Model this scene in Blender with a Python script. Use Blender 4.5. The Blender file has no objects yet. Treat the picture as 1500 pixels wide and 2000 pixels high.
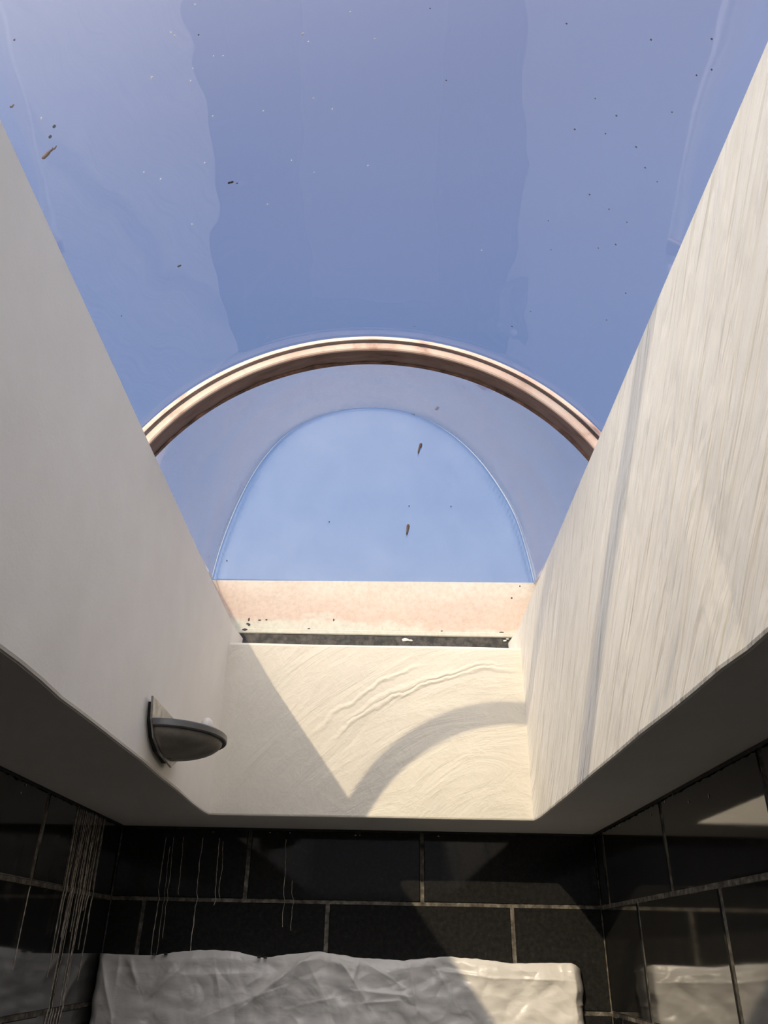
import bpy, bmesh, math, random
from mathutils import Vector, Matrix, noise

# ------------------------------------------------------------------ camera
scene = bpy.context.scene
col = scene.collection
cam_data = bpy.data.cameras.new('camera')
cam = bpy.data.objects.new('camera', cam_data)
col.objects.link(cam)
R_ = Vector((0.999844, -0.001918, 0.017559))
U_ = Vector((-0.016274, -0.486425, 0.873571))
F_ = Vector((-0.006866, 0.87372, 0.48638))
M = Matrix((R_, U_, -F_)).transposed().to_4x4()
cam.matrix_world = M
cam_data.sensor_fit = 'VERTICAL'
cam_data.sensor_height = 36.0
cam_data.lens = 36.0 * 1535.26 / 2000.0
cam_data.clip_start = 0.02
scene.camera = cam

# ------------------------------------------------------------------ light
SUN = Vector((0.76, 1.85, -1.0))            # direction the sunlight travels
world = bpy.data.worlds.new('sky'); scene.world = world
world.use_nodes = True
wn = world.node_tree; wn.nodes.clear()
w_out = wn.nodes.new('ShaderNodeOutputWorld')
w_bg = wn.nodes.new('ShaderNodeBackground')
def wnode(kind, **kw):
    n = wn.nodes.new(kind)
    for k, v in kw.items(): setattr(n, k, v)
    return n
w_co = wnode('ShaderNodeTexCoord')
w_sep = wnode('ShaderNodeSeparateXYZ'); wn.links.new(w_co.outputs['Generated'], w_sep.inputs[0])
w_rmp = wnode('ShaderNodeValToRGB')                       # blue that deepens with height
w_rmp.color_ramp.elements.new(.5)
for k_, (p_, c_) in enumerate(((0.0, (.28, .34, .47)), (.50, (.092, .180, .385)), (.95, (.215, .243, .405)))):
    w_rmp.color_ramp.elements[k_].position = p_; w_rmp.color_ramp.elements[k_].color = (*c_, 1)
wn.links.new(w_sep.outputs[2], w_rmp.inputs[0])
w_dot = wnode('ShaderNodeVectorMath', operation='DOT_PRODUCT')
wn.links.new(w_co.outputs['Generated'], w_dot.inputs[0]); w_dot.inputs[1].default_value = -SUN.normalized()
w_mr = wnode('ShaderNodeMapRange'); w_mr.inputs['From Min'].default_value = -.12; w_mr.inputs['From Max'].default_value = 1.0
wn.links.new(w_dot.outputs['Value'], w_mr.inputs[0])
w_pw = wnode('ShaderNodeMath', operation='POWER'); w_pw.inputs[1].default_value = 2.2
wn.links.new(w_mr.outputs[0], w_pw.inputs[0])
w_glow = wnode('ShaderNodeMix', data_type='RGBA', blend_type='ADD', clamp_result=False)   # haze round the sun
w_gc = wnode('ShaderNodeMix', data_type='RGBA', blend_type='MIX'); w_gc.inputs[6].default_value = (0, 0, 0, 1); w_gc.inputs[7].default_value = (2.9, 2.75, 2.5, 1)
wn.links.new(w_pw.outputs[0], w_gc.inputs[0])
w_glow.inputs[0].default_value = 1.0
wn.links.new(w_rmp.outputs[0], w_glow.inputs[6]); wn.links.new(w_gc.outputs[2], w_glow.inputs[7])
wn.links.new(w_glow.outputs[2], w_bg.inputs[0])
w_bg.inputs[1].default_value = 1.0
wn.links.new(w_bg.outputs[0], w_out.inputs[0])

sun_data = bpy.data.lights.new('sun', 'SUN')
sun_data.energy = 2.35
sun_data.color = (1.0, 0.83, 0.56)
sun_data.angle = math.radians(0.55)
sun = bpy.data.objects.new('sun', sun_data)
col.objects.link(sun)
sun.location = (-3, -6, 5)
sun.rotation_euler = SUN.to_track_quat('-Z', 'Y').to_euler()

vs = scene.view_settings
scene.display_settings.display_device = 'sRGB'
vs.view_transform = 'Standard'; vs.look = 'None'; vs.gamma = 1.0; vs.use_curve_mapping = False
vs.exposure = 0.47
scene.cycles.max_bounces = 16
scene.cycles.diffuse_bounces = 10
scene.cycles.transparent_max_bounces = 24
scene.cycles.glossy_bounces = 8

# ------------------------------------------------------------------ helpers
def mat(name, base=(.8, .8, .8), rough=.6, spec=.5, metal=0.0, ior=1.45):
    m = bpy.data.materials.new(name); m.use_nodes = True
    b = m.node_tree.nodes['Principled BSDF']
    b.inputs['Base Color'].default_value = (*base, 1)
    b.inputs['Roughness'].default_value = rough
    b.inputs['Specular IOR Level'].default_value = spec
    b.inputs['Metallic'].default_value = metal
    b.inputs['IOR'].default_value = ior
    return m, m.node_tree, b

def node(nt, kind, **kw):
    n = nt.nodes.new(kind)
    for k, v in kw.items():
        if k.startswith('i_'):
            key = k[2:]
            n.inputs[int(key) if key.isdigit() else key.replace('_', ' ')].default_value = v
        else: setattr(n, k, v)
    return n

def noise_node(nt, vec, scale, detail=3, rough=.5, dist=0.0):
    n = node(nt, 'ShaderNodeTexNoise')
    n.inputs['Scale'].default_value = scale; n.inputs['Detail'].default_value = detail
    n.inputs['Roughness'].default_value = rough; n.inputs['Distortion'].default_value = dist
    if vec is not None: nt.links.new(vec, n.inputs['Vector'])
    return n

def ramp(nt, fac, stops):
    r = node(nt, 'ShaderNodeValToRGB')
    e = r.color_ramp.elements
    while len(e) < len(stops): e.new(0.5)
    for el, (p, c) in zip(e, stops):
        el.position = p; el.color = (*c, 1) if len(c) == 3 else c
    nt.links.new(fac, r.inputs[0])
    return r

def position(nt):
    return node(nt, 'ShaderNodeNewGeometry').outputs['Position']

def mapping(nt, vec, rot=(0, 0, 0), scale=(1, 1, 1), loc=(0, 0, 0)):
    m = node(nt, 'ShaderNodeMapping')
    m.inputs['Rotation'].default_value = rot; m.inputs['Scale'].default_value = scale; m.inputs['Location'].default_value = loc
    nt.links.new(vec, m.inputs['Vector'])
    return m.outputs[0]

def bump(nt, bsdf, height, strength, distance, prev=None):
    b = node(nt, 'ShaderNodeBump')
    b.inputs['Strength'].default_value = strength; b.inputs['Distance'].default_value = distance
    nt.links.new(height, b.inputs['Height'])
    if prev is not None: nt.links.new(prev, b.inputs['Normal'])
    if bsdf is not None: nt.links.new(b.outputs[0], bsdf.inputs['Normal'])
    return b.outputs[0]

def mesh_obj(name, verts, faces, m=None, parent=None, smooth=False):
    me = bpy.data.meshes.new(name)
    me.from_pydata([tuple(v) for v in verts], [], faces)
    me.update()
    bm = bmesh.new(); bm.from_mesh(me)
    bmesh.ops.recalc_face_normals(bm, faces=bm.faces)
    bm.to_mesh(me); bm.free()
    return link(name, me, m, parent, smooth)

def link(name, me, m=None, parent=None, smooth=False):
    o = bpy.data.objects.new(name, me)
    col.objects.link(o)
    if m is not None and len(me.materials) == 0: me.materials.append(m)
    if smooth:
        for p in me.polygons: p.use_smooth = True
    if parent is not None: o.parent = parent
    return o

def bm_obj(name, bm, m=None, parent=None, smooth=False):
    me = bpy.data.meshes.new(name); bm.to_mesh(me); bm.free()
    return link(name, me, m, parent, smooth)

def tag(o, label=None, cat=None, group=None, kind=None):
    if label: o['label'] = label
    if cat: o['category'] = cat
    if group: o['group'] = group
    if kind: o['kind'] = kind
    return o

def empty(name, loc=(0, 0, 0)):
    o = bpy.data.objects.new(name, None); col.objects.link(o)
    o.location = loc; o.empty_display_size = .1
    return o

def sweep(sections, closed=True, caps=True):
    """sections: list of equal-length vertex loops -> verts, faces"""
    n = len(sections[0]); V = []; Fc = []
    for s in sections: V += list(s)
    for i in range(len(sections) - 1):
        for j in range(n if closed else n - 1):
            k = (j + 1) % n
            Fc.append((i * n + j, i * n + k, (i + 1) * n + k, (i + 1) * n + j))
    if caps:
        Fc.append(tuple(range(n)))
        Fc.append(tuple((len(sections) - 1) * n + j for j in range(n)))
    return V, Fc

def box_vf(x0, x1, y0, y1, z0, z1):
    V = [(x, y, z) for x in (x0, x1) for y in (y0, y1) for z in (z0, z1)]
    return V, [(0, 1, 3, 2), (4, 6, 7, 5), (0, 4, 5, 1), (2, 3, 7, 6), (0, 2, 6, 4), (1, 5, 7, 3)]

def box(name, x0, x1, y0, y1, z0, z1, m, parent=None, bevel=0, seg=1):
    bm = bmesh.new()
    V, Fc = box_vf(x0, x1, y0, y1, z0, z1)
    vs_ = [bm.verts.new(v) for v in V]
    for f in Fc: bm.faces.new([vs_[i] for i in f])
    bmesh.ops.recalc_face_normals(bm, faces=bm.faces)
    if bevel: bmesh.ops.bevel(bm, geom=bm.edges[:], offset=bevel, segments=seg, affect='EDGES', profile=.5)
    return bm_obj(name, bm, m, parent)

def lerp(a, b, t): return a + (b - a) * t

def poly(pts, x):
    """piecewise linear"""
    if x <= pts[0][0]: return pts[0][1]
    for (a, b), (c, d) in zip(pts, pts[1:]):
        if x <= c: return lerp(b, d, (x - a) / (c - a))
    return pts[-1][1]

# ------------------------------------------------------------------ dimensions (metres, camera at the origin)
HC = 0.3658          # ceiling height above the lens
HS = 0.987           # top of the shaft's side walls
HB = 0.918           # top of the shaft's back wall
YW = 2.967           # tiled back wall
XL, XR = -0.929, 0.744
ZF = -1.60           # floor
Y0 = -1.00           # near end of the shaft
YR = -1.90           # wall behind the camera
YK = 2.745           # kerb board at the far end of the skylight
CX = -0.041         # middle of the skylight
RIBS = [-1.60, -.10, 1.48]      # near face of each hoop
SKEW = [0, .13, 0]              # the second hoop stands a little askew
HOOP = [(.90, .70), (.90, .70), (.6876, .6134)]   # centre height and radius of the clear skin at each hoop
RW = .056

# ------------------------------------------------------------------ materials
def plaster(name, base, fine=0.35):
    m, nt, b = mat(name, base, .85, .25)
    p = position(nt)
    n1 = noise_node(nt, p, 9, 4, .55)
    n2 = noise_node(nt, p, 160, 3, .6)
    mix = node(nt, 'ShaderNodeMix', data_type='RGBA', blend_type='MULTIPLY')
    mix.inputs[0].default_value = 1.0
    r = ramp(nt, n1.outputs[0], [(0.3, (.96, .955, .95)), (.7, (1, 1, 1))])
    mix.inputs[6].default_value = (*base, 1)
    nt.links.new(r.outputs[0], mix.inputs[7])
    nt.links.new(mix.outputs[2], b.inputs['Base Color'])
    h = bump(nt, None, n1.outputs[0], .35, .004)
    h = bump(nt, b, n2.outputs[0], fine, .0006, h)
    return m, nt, b, p, h

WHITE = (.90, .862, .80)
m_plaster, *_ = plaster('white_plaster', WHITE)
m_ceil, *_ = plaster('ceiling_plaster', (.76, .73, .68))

# right-hand wall plaster: refracted sunlight streaks shaped as relief sloping down the wall
m_light_streak, nt, b, p, h = plaster('light_streak_plaster', WHITE, .25)
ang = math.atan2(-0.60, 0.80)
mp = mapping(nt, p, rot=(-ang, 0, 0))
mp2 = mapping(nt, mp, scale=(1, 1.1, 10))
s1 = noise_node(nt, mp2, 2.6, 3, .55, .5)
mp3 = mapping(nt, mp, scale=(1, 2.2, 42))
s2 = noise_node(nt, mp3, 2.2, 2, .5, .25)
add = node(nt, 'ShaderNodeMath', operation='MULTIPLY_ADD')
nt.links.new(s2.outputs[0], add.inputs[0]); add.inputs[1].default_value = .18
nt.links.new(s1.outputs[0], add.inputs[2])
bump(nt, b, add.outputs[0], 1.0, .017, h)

# uneven far wall plaster: arcs of refracted sunlight shaped as curved relief
m_light_arc, nt, b, p, h = plaster('light_arc_plaster', (.80, .755, .67), .2)
sub = node(nt, 'ShaderNodeVectorMath', operation='SUBTRACT'); sub.inputs[1].default_value = (.47, 2.62, -.14)
nt.links.new(p, sub.inputs[0])
sx = node(nt, 'ShaderNodeSeparateXYZ'); nt.links.new(sub.outputs[0], sx.inputs[0])
at = node(nt, 'ShaderNodeMath', operation='ARCTAN2')
nt.links.new(sx.outputs[0], at.inputs[0]); nt.links.new(sx.outputs[2], at.inputs[1])
flat = node(nt, 'ShaderNodeCombineXYZ')
nt.links.new(sx.outputs[0], flat.inputs[0]); nt.links.new(sx.outputs[2], flat.inputs[2])
ln = node(nt, 'ShaderNodeVectorMath', operation='LENGTH'); nt.links.new(flat.outputs[0], ln.inputs[0])
cm = node(nt, 'ShaderNodeCombineXYZ')
nt.links.new(at.outputs[0], cm.inputs[0]); nt.links.new(ln.outputs['Value'], cm.inputs[1])
mp = mapping(nt, cm.outputs[0], scale=(1.3, 5.5, 1))
s1 = noise_node(nt, mp, 1.7, 5, .6, 1.2)
s2 = noise_node(nt, p, 26, 4, .6, .6)
add = node(nt, 'ShaderNodeMath', operation='MULTIPLY_ADD')
nt.links.new(s2.outputs[0], add.inputs[0]); add.inputs[1].default_value = .28
nt.links.new(s1.outputs[0], add.inputs[2])
hh = bump(nt, None, add.outputs[0], .34, .02, h)
# brightest sunlight arcs, shaped as raised ridges
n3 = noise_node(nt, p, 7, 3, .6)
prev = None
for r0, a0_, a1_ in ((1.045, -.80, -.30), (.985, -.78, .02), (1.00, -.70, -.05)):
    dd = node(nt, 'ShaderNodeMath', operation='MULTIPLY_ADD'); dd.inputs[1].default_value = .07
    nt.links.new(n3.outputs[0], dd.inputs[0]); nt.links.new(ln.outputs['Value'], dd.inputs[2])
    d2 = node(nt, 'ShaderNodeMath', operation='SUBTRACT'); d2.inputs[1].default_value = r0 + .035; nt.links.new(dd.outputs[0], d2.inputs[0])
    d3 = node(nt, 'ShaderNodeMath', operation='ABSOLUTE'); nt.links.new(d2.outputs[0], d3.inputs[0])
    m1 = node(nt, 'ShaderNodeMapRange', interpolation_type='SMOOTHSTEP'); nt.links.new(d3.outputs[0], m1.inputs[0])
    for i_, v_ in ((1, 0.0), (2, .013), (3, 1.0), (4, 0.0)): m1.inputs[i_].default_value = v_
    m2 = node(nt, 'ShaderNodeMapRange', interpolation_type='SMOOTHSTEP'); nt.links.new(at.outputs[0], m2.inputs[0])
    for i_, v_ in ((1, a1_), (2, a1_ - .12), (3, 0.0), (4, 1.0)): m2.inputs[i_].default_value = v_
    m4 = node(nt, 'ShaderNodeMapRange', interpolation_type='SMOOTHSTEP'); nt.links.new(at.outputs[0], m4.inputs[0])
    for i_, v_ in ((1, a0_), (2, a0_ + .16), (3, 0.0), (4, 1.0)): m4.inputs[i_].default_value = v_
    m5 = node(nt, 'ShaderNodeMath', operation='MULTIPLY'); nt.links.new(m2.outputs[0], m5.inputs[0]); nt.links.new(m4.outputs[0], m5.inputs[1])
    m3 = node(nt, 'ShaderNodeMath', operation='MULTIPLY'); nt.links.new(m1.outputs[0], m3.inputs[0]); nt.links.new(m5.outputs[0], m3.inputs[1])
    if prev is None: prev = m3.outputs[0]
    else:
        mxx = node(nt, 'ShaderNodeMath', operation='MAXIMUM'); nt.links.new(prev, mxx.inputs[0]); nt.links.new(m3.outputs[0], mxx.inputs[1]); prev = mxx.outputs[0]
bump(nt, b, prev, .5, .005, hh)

# black stone-look tile
m_tile, nt, b = mat('black_tile', (.02, .02, .021), .14, .5, ior=1.62)
p = position(nt)
n1 = noise_node(nt, p, 70, 5, .7); n2 = noise_node(nt, p, 6, 3, .5)
r = ramp(nt, n1.outputs[0], [(.3, (.013, .013, .0135)), (.62, (.026, .0255, .025)), (.8, (.05, .048, .045))])
nt.links.new(r.outputs[0], b.inputs['Base Color'])
rr = node(nt, 'ShaderNodeMapRange'); rr.inputs['To Min'].default_value = .03; rr.inputs['To Max'].default_value = .09
nt.links.new(n2.outputs[0], rr.inputs[0]); nt.links.new(rr.outputs[0], b.inputs['Roughness'])
tb = bump(nt, b, n1.outputs[0], .02, .0006)
b.inputs['Specular IOR Level'].default_value = 0.0
tg = node(nt, 'ShaderNodeBsdfGlossy'); nt.links.new(rr.outputs[0], tg.inputs['Roughness']); nt.links.new(tb, tg.inputs['Normal'])
tl = node(nt, 'ShaderNodeLayerWeight'); tl.inputs[0].default_value = .5
tp = node(nt, 'ShaderNodeMath', operation='POWER'); tp.inputs[1].default_value = 2.4
ta = node(nt, 'ShaderNodeMath', operation='MULTIPLY_ADD'); ta.inputs[1].default_value = .95; ta.inputs[2].default_value = .03
nt.links.new(tl.outputs['Facing'], tp.inputs[0]); nt.links.new(tp.outputs[0], ta.inputs[0])
tm = node(nt, 'ShaderNodeMixShader'); nt.links.new(ta.outputs[0], tm.inputs[0]); nt.links.new(b.outputs[0], tm.inputs[1]); nt.links.new(tg.outputs[0], tm.inputs[2])
nt.links.new(tm.outputs[0], nt.nodes['Material Output'].inputs[0])

m_grout, nt, b = mat('grout', (.3, .275, .24), .9, .2)
n1 = noise_node(nt, position(nt), 45, 4, .65)
r = ramp(nt, n1.outputs[0], [(.3, (.05, .045, .04)), (.5, (.13, .118, .1)), (.72, (.30, .27, .23))])
nt.links.new(r.outputs[0], b.inputs['Base Color'])

m_lime, nt, b = mat('limescale', (.5, .46, .39), .9, .2)
n1 = noise_node(nt, position(nt), 60, 4, .6)
r = ramp(nt, n1.outputs[0], [(.35, (.3, .27, .22)), (.65, (.8, .73, .62))])
nt.links.new(r.outputs[0], b.inputs['Base Color'])

m_dark, *_ = mat('dark_wall', (.05, .05, .05), .5)
m_floor, nt, b = mat('floor_tile', (.2, .19, .18), .5)
n1 = noise_node(nt, position(nt), 8, 3)
r = ramp(nt, n1.outputs[0], [(.3, (.36, .34, .31)), (.7, (.44, .42, .38))]); nt.links.new(r.outputs[0], b.inputs['Base Color'])

# clear acrylic sheet: straight-through transparency with a Fresnel mirror on each face
def acrylic(name, tint, haze=0.0):
    m = bpy.data.materials.new(name); m.use_nodes = True
    nt = m.node_tree; nt.nodes.clear()
    out = node(nt, 'ShaderNodeOutputMaterial')
    tr = node(nt, 'ShaderNodeBsdfTransparent'); tr.inputs[0].default_value = (*tint, 1)
    gl = node(nt, 'ShaderNodeBsdfGlossy'); gl.inputs['Roughness'].default_value = .015
    lw = node(nt, 'ShaderNodeLayerWeight'); lw.inputs[0].default_value = .5
    pw = node(nt, 'ShaderNodeMath', operation='POWER'); pw.inputs[1].default_value = 5
    ma = node(nt, 'ShaderNodeMath', operation='MULTIPLY_ADD'); ma.inputs[1].default_value = .95; ma.inputs[2].default_value = .062
    nt.links.new(lw.outputs['Facing'], pw.inputs[0]); nt.links.new(pw.outputs[0], ma.inputs[0])
    mx = node(nt, 'ShaderNodeMixShader')
    nt.links.new(ma.outputs[0], mx.inputs[0]); nt.links.new(tr.outputs[0], mx.inputs[1]); nt.links.new(gl.outputs[0], mx.inputs[2])
    # very slight waviness of the moulded sheet
    n1 = noise_node(nt, position(nt), 3.2, 2, .45)
    bu = bump(nt, None, n1.outputs[0], .25, .03)
    nt.links.new(bu, gl.inputs['Normal'])
    last = mx.outputs[0]
    if haze:
        df = node(nt, 'ShaderNodeBsdfDiffuse'); df.inputs[0].default_value = (.76, .68, .74, 1)
        n2 = noise_node(nt, position(nt), 5, 3, .5)
        hz = node(nt, 'ShaderNodeMapRange'); hz.inputs['From Min'].default_value = .3; hz.inputs['From Max'].default_value = .7
        hz.inputs['To Min'].default_value = haze * .75; hz.inputs['To Max'].default_value = haze * 1.25
        nt.links.new(n2.outputs[0], hz.inputs[0])
        m2 = node(nt, 'ShaderNodeMixShader')
        nt.links.new(hz.outputs[0], m2.inputs[0]); nt.links.new(last, m2.inputs[1]); nt.links.new(df.outputs[0], m2.inputs[2])
        last = m2.outputs[0]
    nt.links.new(last, out.inputs[0])
    return m
m_acryl = acrylic('clear_acrylic', (.985, .985, .985), .035)
m_acryl_end = acrylic('hazy_end_acrylic', (.985, .985, .985), .15)
m_pane = acrylic('clear_end_pane', (.99, .99, .99), 0.0)

m_rib, nt, b = mat('stained_cream_frame', (.72, .5, .38), .5, .4)
p = position(nt)
n1 = noise_node(nt, p, 14, 5, .65); n2 = noise_node(nt, mapping(nt, p, scale=(1, 6, 1)), 9, 4, .6)
r = ramp(nt, n1.outputs[0], [(.25, (.60, .40, .33)), (.5, (.74, .54, .45)), (.75, (.80, .64, .55))])
r2 = ramp(nt, n2.outputs[0], [(.27, (.35, .18, .12)), (.40, (1, 1, 1))])
mx = node(nt, 'ShaderNodeMix', data_type='RGBA', blend_type='MULTIPLY'); mx.inputs[0].default_value = .7
nt.links.new(r.outputs[0], mx.inputs[6]); nt.links.new(r2.outputs[0], mx.inputs[7]); nt.links.new(mx.outputs[2], b.inputs['Base Color'])

m_soffit_shade, nt, b = mat('stained_shade_soffit', (.36, .25, .22), .55, .4)  # brown stains, with the shade under the hoop put into the colour
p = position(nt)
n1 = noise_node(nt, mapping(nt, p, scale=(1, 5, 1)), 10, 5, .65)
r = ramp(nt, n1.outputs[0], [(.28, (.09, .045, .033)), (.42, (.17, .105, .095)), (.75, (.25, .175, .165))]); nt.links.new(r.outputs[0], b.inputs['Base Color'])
m_seal, nt, b = mat('brown_sealant', (.1, .045, .03), .55)
n1 = noise_node(nt, position(nt), 30, 4, .6)
r = ramp(nt, n1.outputs[0], [(.35, (.05, .022, .015)), (.7, (.26, .13, .09))]); nt.links.new(r.outputs[0], b.inputs['Base Color'])
m_line, *_ = mat('dark_gasket', (.04, .035, .035), .6)
m_edge, *_ = mat('clear_edge_strip', (.45, .54, .70), .3)

# kerb board: cream paint with a pink stain through the middle
m_kerb, nt, b = mat('stained_cream_board', (.8, .7, .6), .6, .3)
p = position(nt)
sp = node(nt, 'ShaderNodeSeparateXYZ'); nt.links.new(p, sp.inputs[0])
n1 = noise_node(nt, mapping(nt, p, scale=(1, 1, 2.2)), 5, 5, .62, .3)
zz = node(nt, 'ShaderNodeMath', operation='MULTIPLY_ADD'); zz.inputs[1].default_value = .22
nt.links.new(n1.outputs[0], zz.inputs[0]); nt.links.new(sp.outputs[2], zz.inputs[2])
tilt = node(nt, 'ShaderNodeMath', operation='MULTIPLY_ADD'); tilt.inputs[1].default_value = .05
nt.links.new(sp.outputs[0], tilt.inputs[0]); nt.links.new(zz.outputs[0], tilt.inputs[2])
mr = node(nt, 'ShaderNodeMapRange'); mr.inputs['From Min'].default_value = 1.11; mr.inputs['From Max'].default_value = 1.37
nt.links.new(tilt.outputs[0], mr.inputs[0])
r = ramp(nt, mr.outputs[0], [(0.0, (.60, .60, .53)), (.18, (.62, .60, .53)), (.27, (.62, .49, .42)), (.55, (.63, .52, .45)), (.75, (.64, .57, .50)), (1, (.64, .59, .53))])
n2 = noise_node(nt, p, 60, 4, .7)
r2 = ramp(nt, n2.outputs[0], [(.3, (.86, .84, .82)), (.6, (1, 1, 1))])
mx = node(nt, 'ShaderNodeMix', data_type='RGBA', blend_type='MULTIPLY'); mx.inputs[0].default_value = 1
nt.links.new(r.outputs[0], mx.inputs[6]); nt.links.new(r2.outputs[0], mx.inputs[7]); nt.links.new(mx.outputs[2], b.inputs['Base Color'])
bump(nt, b, n2.outputs[0], .2, .001)

m_black, nt, b = mat('black_bitumen', (.03, .029, .028), .6)
n1 = noise_node(nt, position(nt), 40, 4, .7)
r = ramp(nt, n1.outputs[0], [(.4, (.015, .015, .016)), (.75, (.1, .09, .08))]); nt.links.new(r.outputs[0], b.inputs['Base Color'])
m_fleck, *_ = mat('paint_fleck', (.7, .68, .64), .7)
m_roof, *_ = mat('roof_felt', (.3, .29, .28), .9)

m_metal, nt, b = mat('brushed_grey_metal', (.42, .41, .39), .38, .5, .7)
n1 = noise_node(nt, position(nt), 40, 4, .6)
r = ramp(nt, n1.outputs[0], [(.35, (.30, .29, .275)), (.65, (.50, .49, .47))]); nt.links.new(r.outputs[0], b.inputs['Base Color'])
m_bowl, nt, b = mat('dusty_grey_glass', (.3, .275, .235), .4, .5)
n1 = noise_node(nt, position(nt), 22, 4, .6)
r = ramp(nt, n1.outputs[0], [(.3, (.22, .2, .165)), (.7, (.36, .33, .29))]); nt.links.new(r.outputs[0], b.inputs['Base Color'])
m_rim, *_ = mat('dark_metal_rim', (.11, .11, .11), .35, .5, .4)
m_lampback, *_ = mat('gap_shade_box', (.02, .02, .02), .6)  # black stands in for the shadowed gap behind the back plate
m_bulb, *_ = mat('frosted_bulb', (.75, .72, .68), .3)

m_sheet, nt, b = mat('white_plastic_sheet', (.80, .77, .74), .27, .6)
p = position(nt)
n1 = noise_node(nt, mapping(nt, p, scale=(1, 1, 1.4)), 24, 5, .6, .6)
n2 = noise_node(nt, mapping(nt, p, rot=(0, .5, 0), scale=(1, 1, 4)), 14, 4, .55, .4)
h = bump(nt, None, n2.outputs[0], .10, .010)
bump(nt, b, n1.outputs[0], .16, .006, h)
m_twig, nt, b = mat('dead_twig', (.07, .045, .03), .8)
n1 = noise_node(nt, position(nt), 120, 3)
r = ramp(nt, n1.outputs[0], [(.3, (.04, .025, .02)), (.7, (.13, .085, .06))]); nt.links.new(r.outputs[0], b.inputs['Base Color'])
m_speck_w, *_ = mat('white_dust', (.9, .92, .95), .6)
m_speck_d, *_ = mat('dark_dust', (.05, .05, .07), .8)

# ------------------------------------------------------------------ shaft (light well) walls
LEFT_EDGE = [(Y0 - .1, -.553), (1.076, -.5524), (1.147, -.5501), (1.2375, -.552), (1.337, -.5576), (1.426, -.5554), (1.531, -.5547), (1.684, -.5545),
             (1.85, -.5534), (2.048, -.5594), (2.221, -.5591), (2.41, -.5645), (2.664, -.566), (3.2, -.566)]
RIGHT_EDGE = [(Y0 - .1, .489), (.958, .4897), (1.03, .4918), (1.114, .4864), (1.233, .4876), (1.36, .4869), (1.512, .483), (1.68, .4842),
              (1.905, .4828), (2.19, .4851), (2.452, .4825), (2.615, .4815), (2.664, .4800), (3.2, .480)]
CT = .03   # ceiling board thickness

def ystations(a, b, step, extra=()):
    n = max(1, int(round((b - a) / step)))
    s = [a + (b - a) * i / n for i in range(n + 1)]
    return sorted(set(round(v, 4) for v in s) | set(e for e in extra if a < e < b))

def side_wall(name, edge, xtop, xout, sgn):
    ys = ystations(Y0 - .1, YK + .05, .06, [e[0] for e in edge] + [2.592])
    secs = []
    for y in ys:
        xb = poly(edge, y)
        # beyond the back wall's face the reveal leans in a little
        xt = xtop - sgn * max(0, (y - 2.60)) * .10 if y > 2.60 else xtop
        if y > 2.60: xb = xb - sgn * (y - 2.60) * .10
        sec = [(xb + sgn * .0016, y, HC + .0016)]
        for k in range(7):
            t = k / 6
            z = lerp(HC + .006, HS, t)
            tt = (z - HC) / (HS - HC)
            x = lerp(xb, xt, tt) + .0015 * noise.noise(Vector((y * 2.2, z * 2.5, 7 * sgn)))
            sec.append((x, y, z))
        sec.append((xout, y, HS)); sec.append((xout, y, HC + .0004)); sec.append((xb + sgn * .006, y, HC + .0004))
        secs.append(sec)
    V, Fc = sweep(secs)
    return V, Fc

V, Fc = side_wall('wall_shaft_left', LEFT_EDGE, -.544, -.665, -1)
wl = mesh_obj('wall_shaft_left', V, Fc, m_plaster)
tag(wl, 'shaded white plaster side of the light shaft carrying the wall lamp', 'wall', kind='structure')
V, Fc = side_wall('wall_shaft_right', RIGHT_EDGE, .456, .585, 1)
wr = mesh_obj('wall_shaft_right', V, Fc, m_light_streak)
tag(wr, 'sunlit white plaster side of the light shaft streaked with light', 'wall', kind='structure')

# back wall of the shaft
secs = []
for i in range(49):
    x = lerp(-.60, .52, i / 48)
    wob = .0012 * math.sin(x * 9)
    yb0 = 2.664 + .002 * math.sin((x + .56) * 10.6) - .003 * math.sin((x + .56) / 1.04 * math.pi)
    secs.append([(x, yb0 + .0016, HC + .0016), (x, yb0 - .0006, HC + .006), (x, lerp(2.664, 2.592, .5) + wob, lerp(HC, HB, .5)), (x, 2.5935, HB - .008), (x, 2.596, HB - .002), (x, 2.602, HB + .001 + wob), (x, YK + .01, HB), (x, YK + .01, HC + .0004), (x, yb0 + .006, HC + .0004)])
V, Fc = sweep(secs)
wb = mesh_obj('wall_shaft_back', V, Fc, m_light_arc)
tag(wb, 'white plaster end of the light shaft crossed by a curved shadow', 'wall', kind='structure')
# near wall of the shaft (behind the camera)
V, Fc = box_vf(-.62, .55, Y0 - .12, Y0, HC + .0004, HS)
wn_ = mesh_obj('wall_shaft_front', V, Fc, m_plaster)
tag(wn_, 'white plaster end of the light shaft behind the viewer', 'wall', kind='structure')

# ------------------------------------------------------------------ ceiling with the opening
def ring_inner():
    P = []
    ysL = ystations(Y0, 2.664, .06, [e[0] for e in LEFT_EDGE])
    for y in ysL: P.append((poly(LEFT_EDGE, y), y))
    for i in range(1, 20):
        t = i / 20
        P.append((lerp(poly(LEFT_EDGE, 2.664), poly(RIGHT_EDGE, 2.664), t), 2.664 + .002 * math.sin(t * 11) - .003 * math.sin(t * math.pi)))
    for y in reversed(ystations(Y0, 2.664, .06, [e[0] for e in RIGHT_EDGE])): P.append((poly(RIGHT_EDGE, y), y))
    return P
bm = bmesh.new()
inner = ring_inner()
cxm, cym = -.04, 1.0
def offset_pt(p, d):
    # moves a point of the opening outwards (away from the opening)
    x, y = p
    if y <= Y0 + 1e-4: ny = -1
    elif y >= 2.655: ny = 1
    else: ny = 0
    nx = 0
    if x < -.5: nx = -1
    elif x > .44: nx = 1
    return (x + nx * d, y + ny * d)
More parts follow.
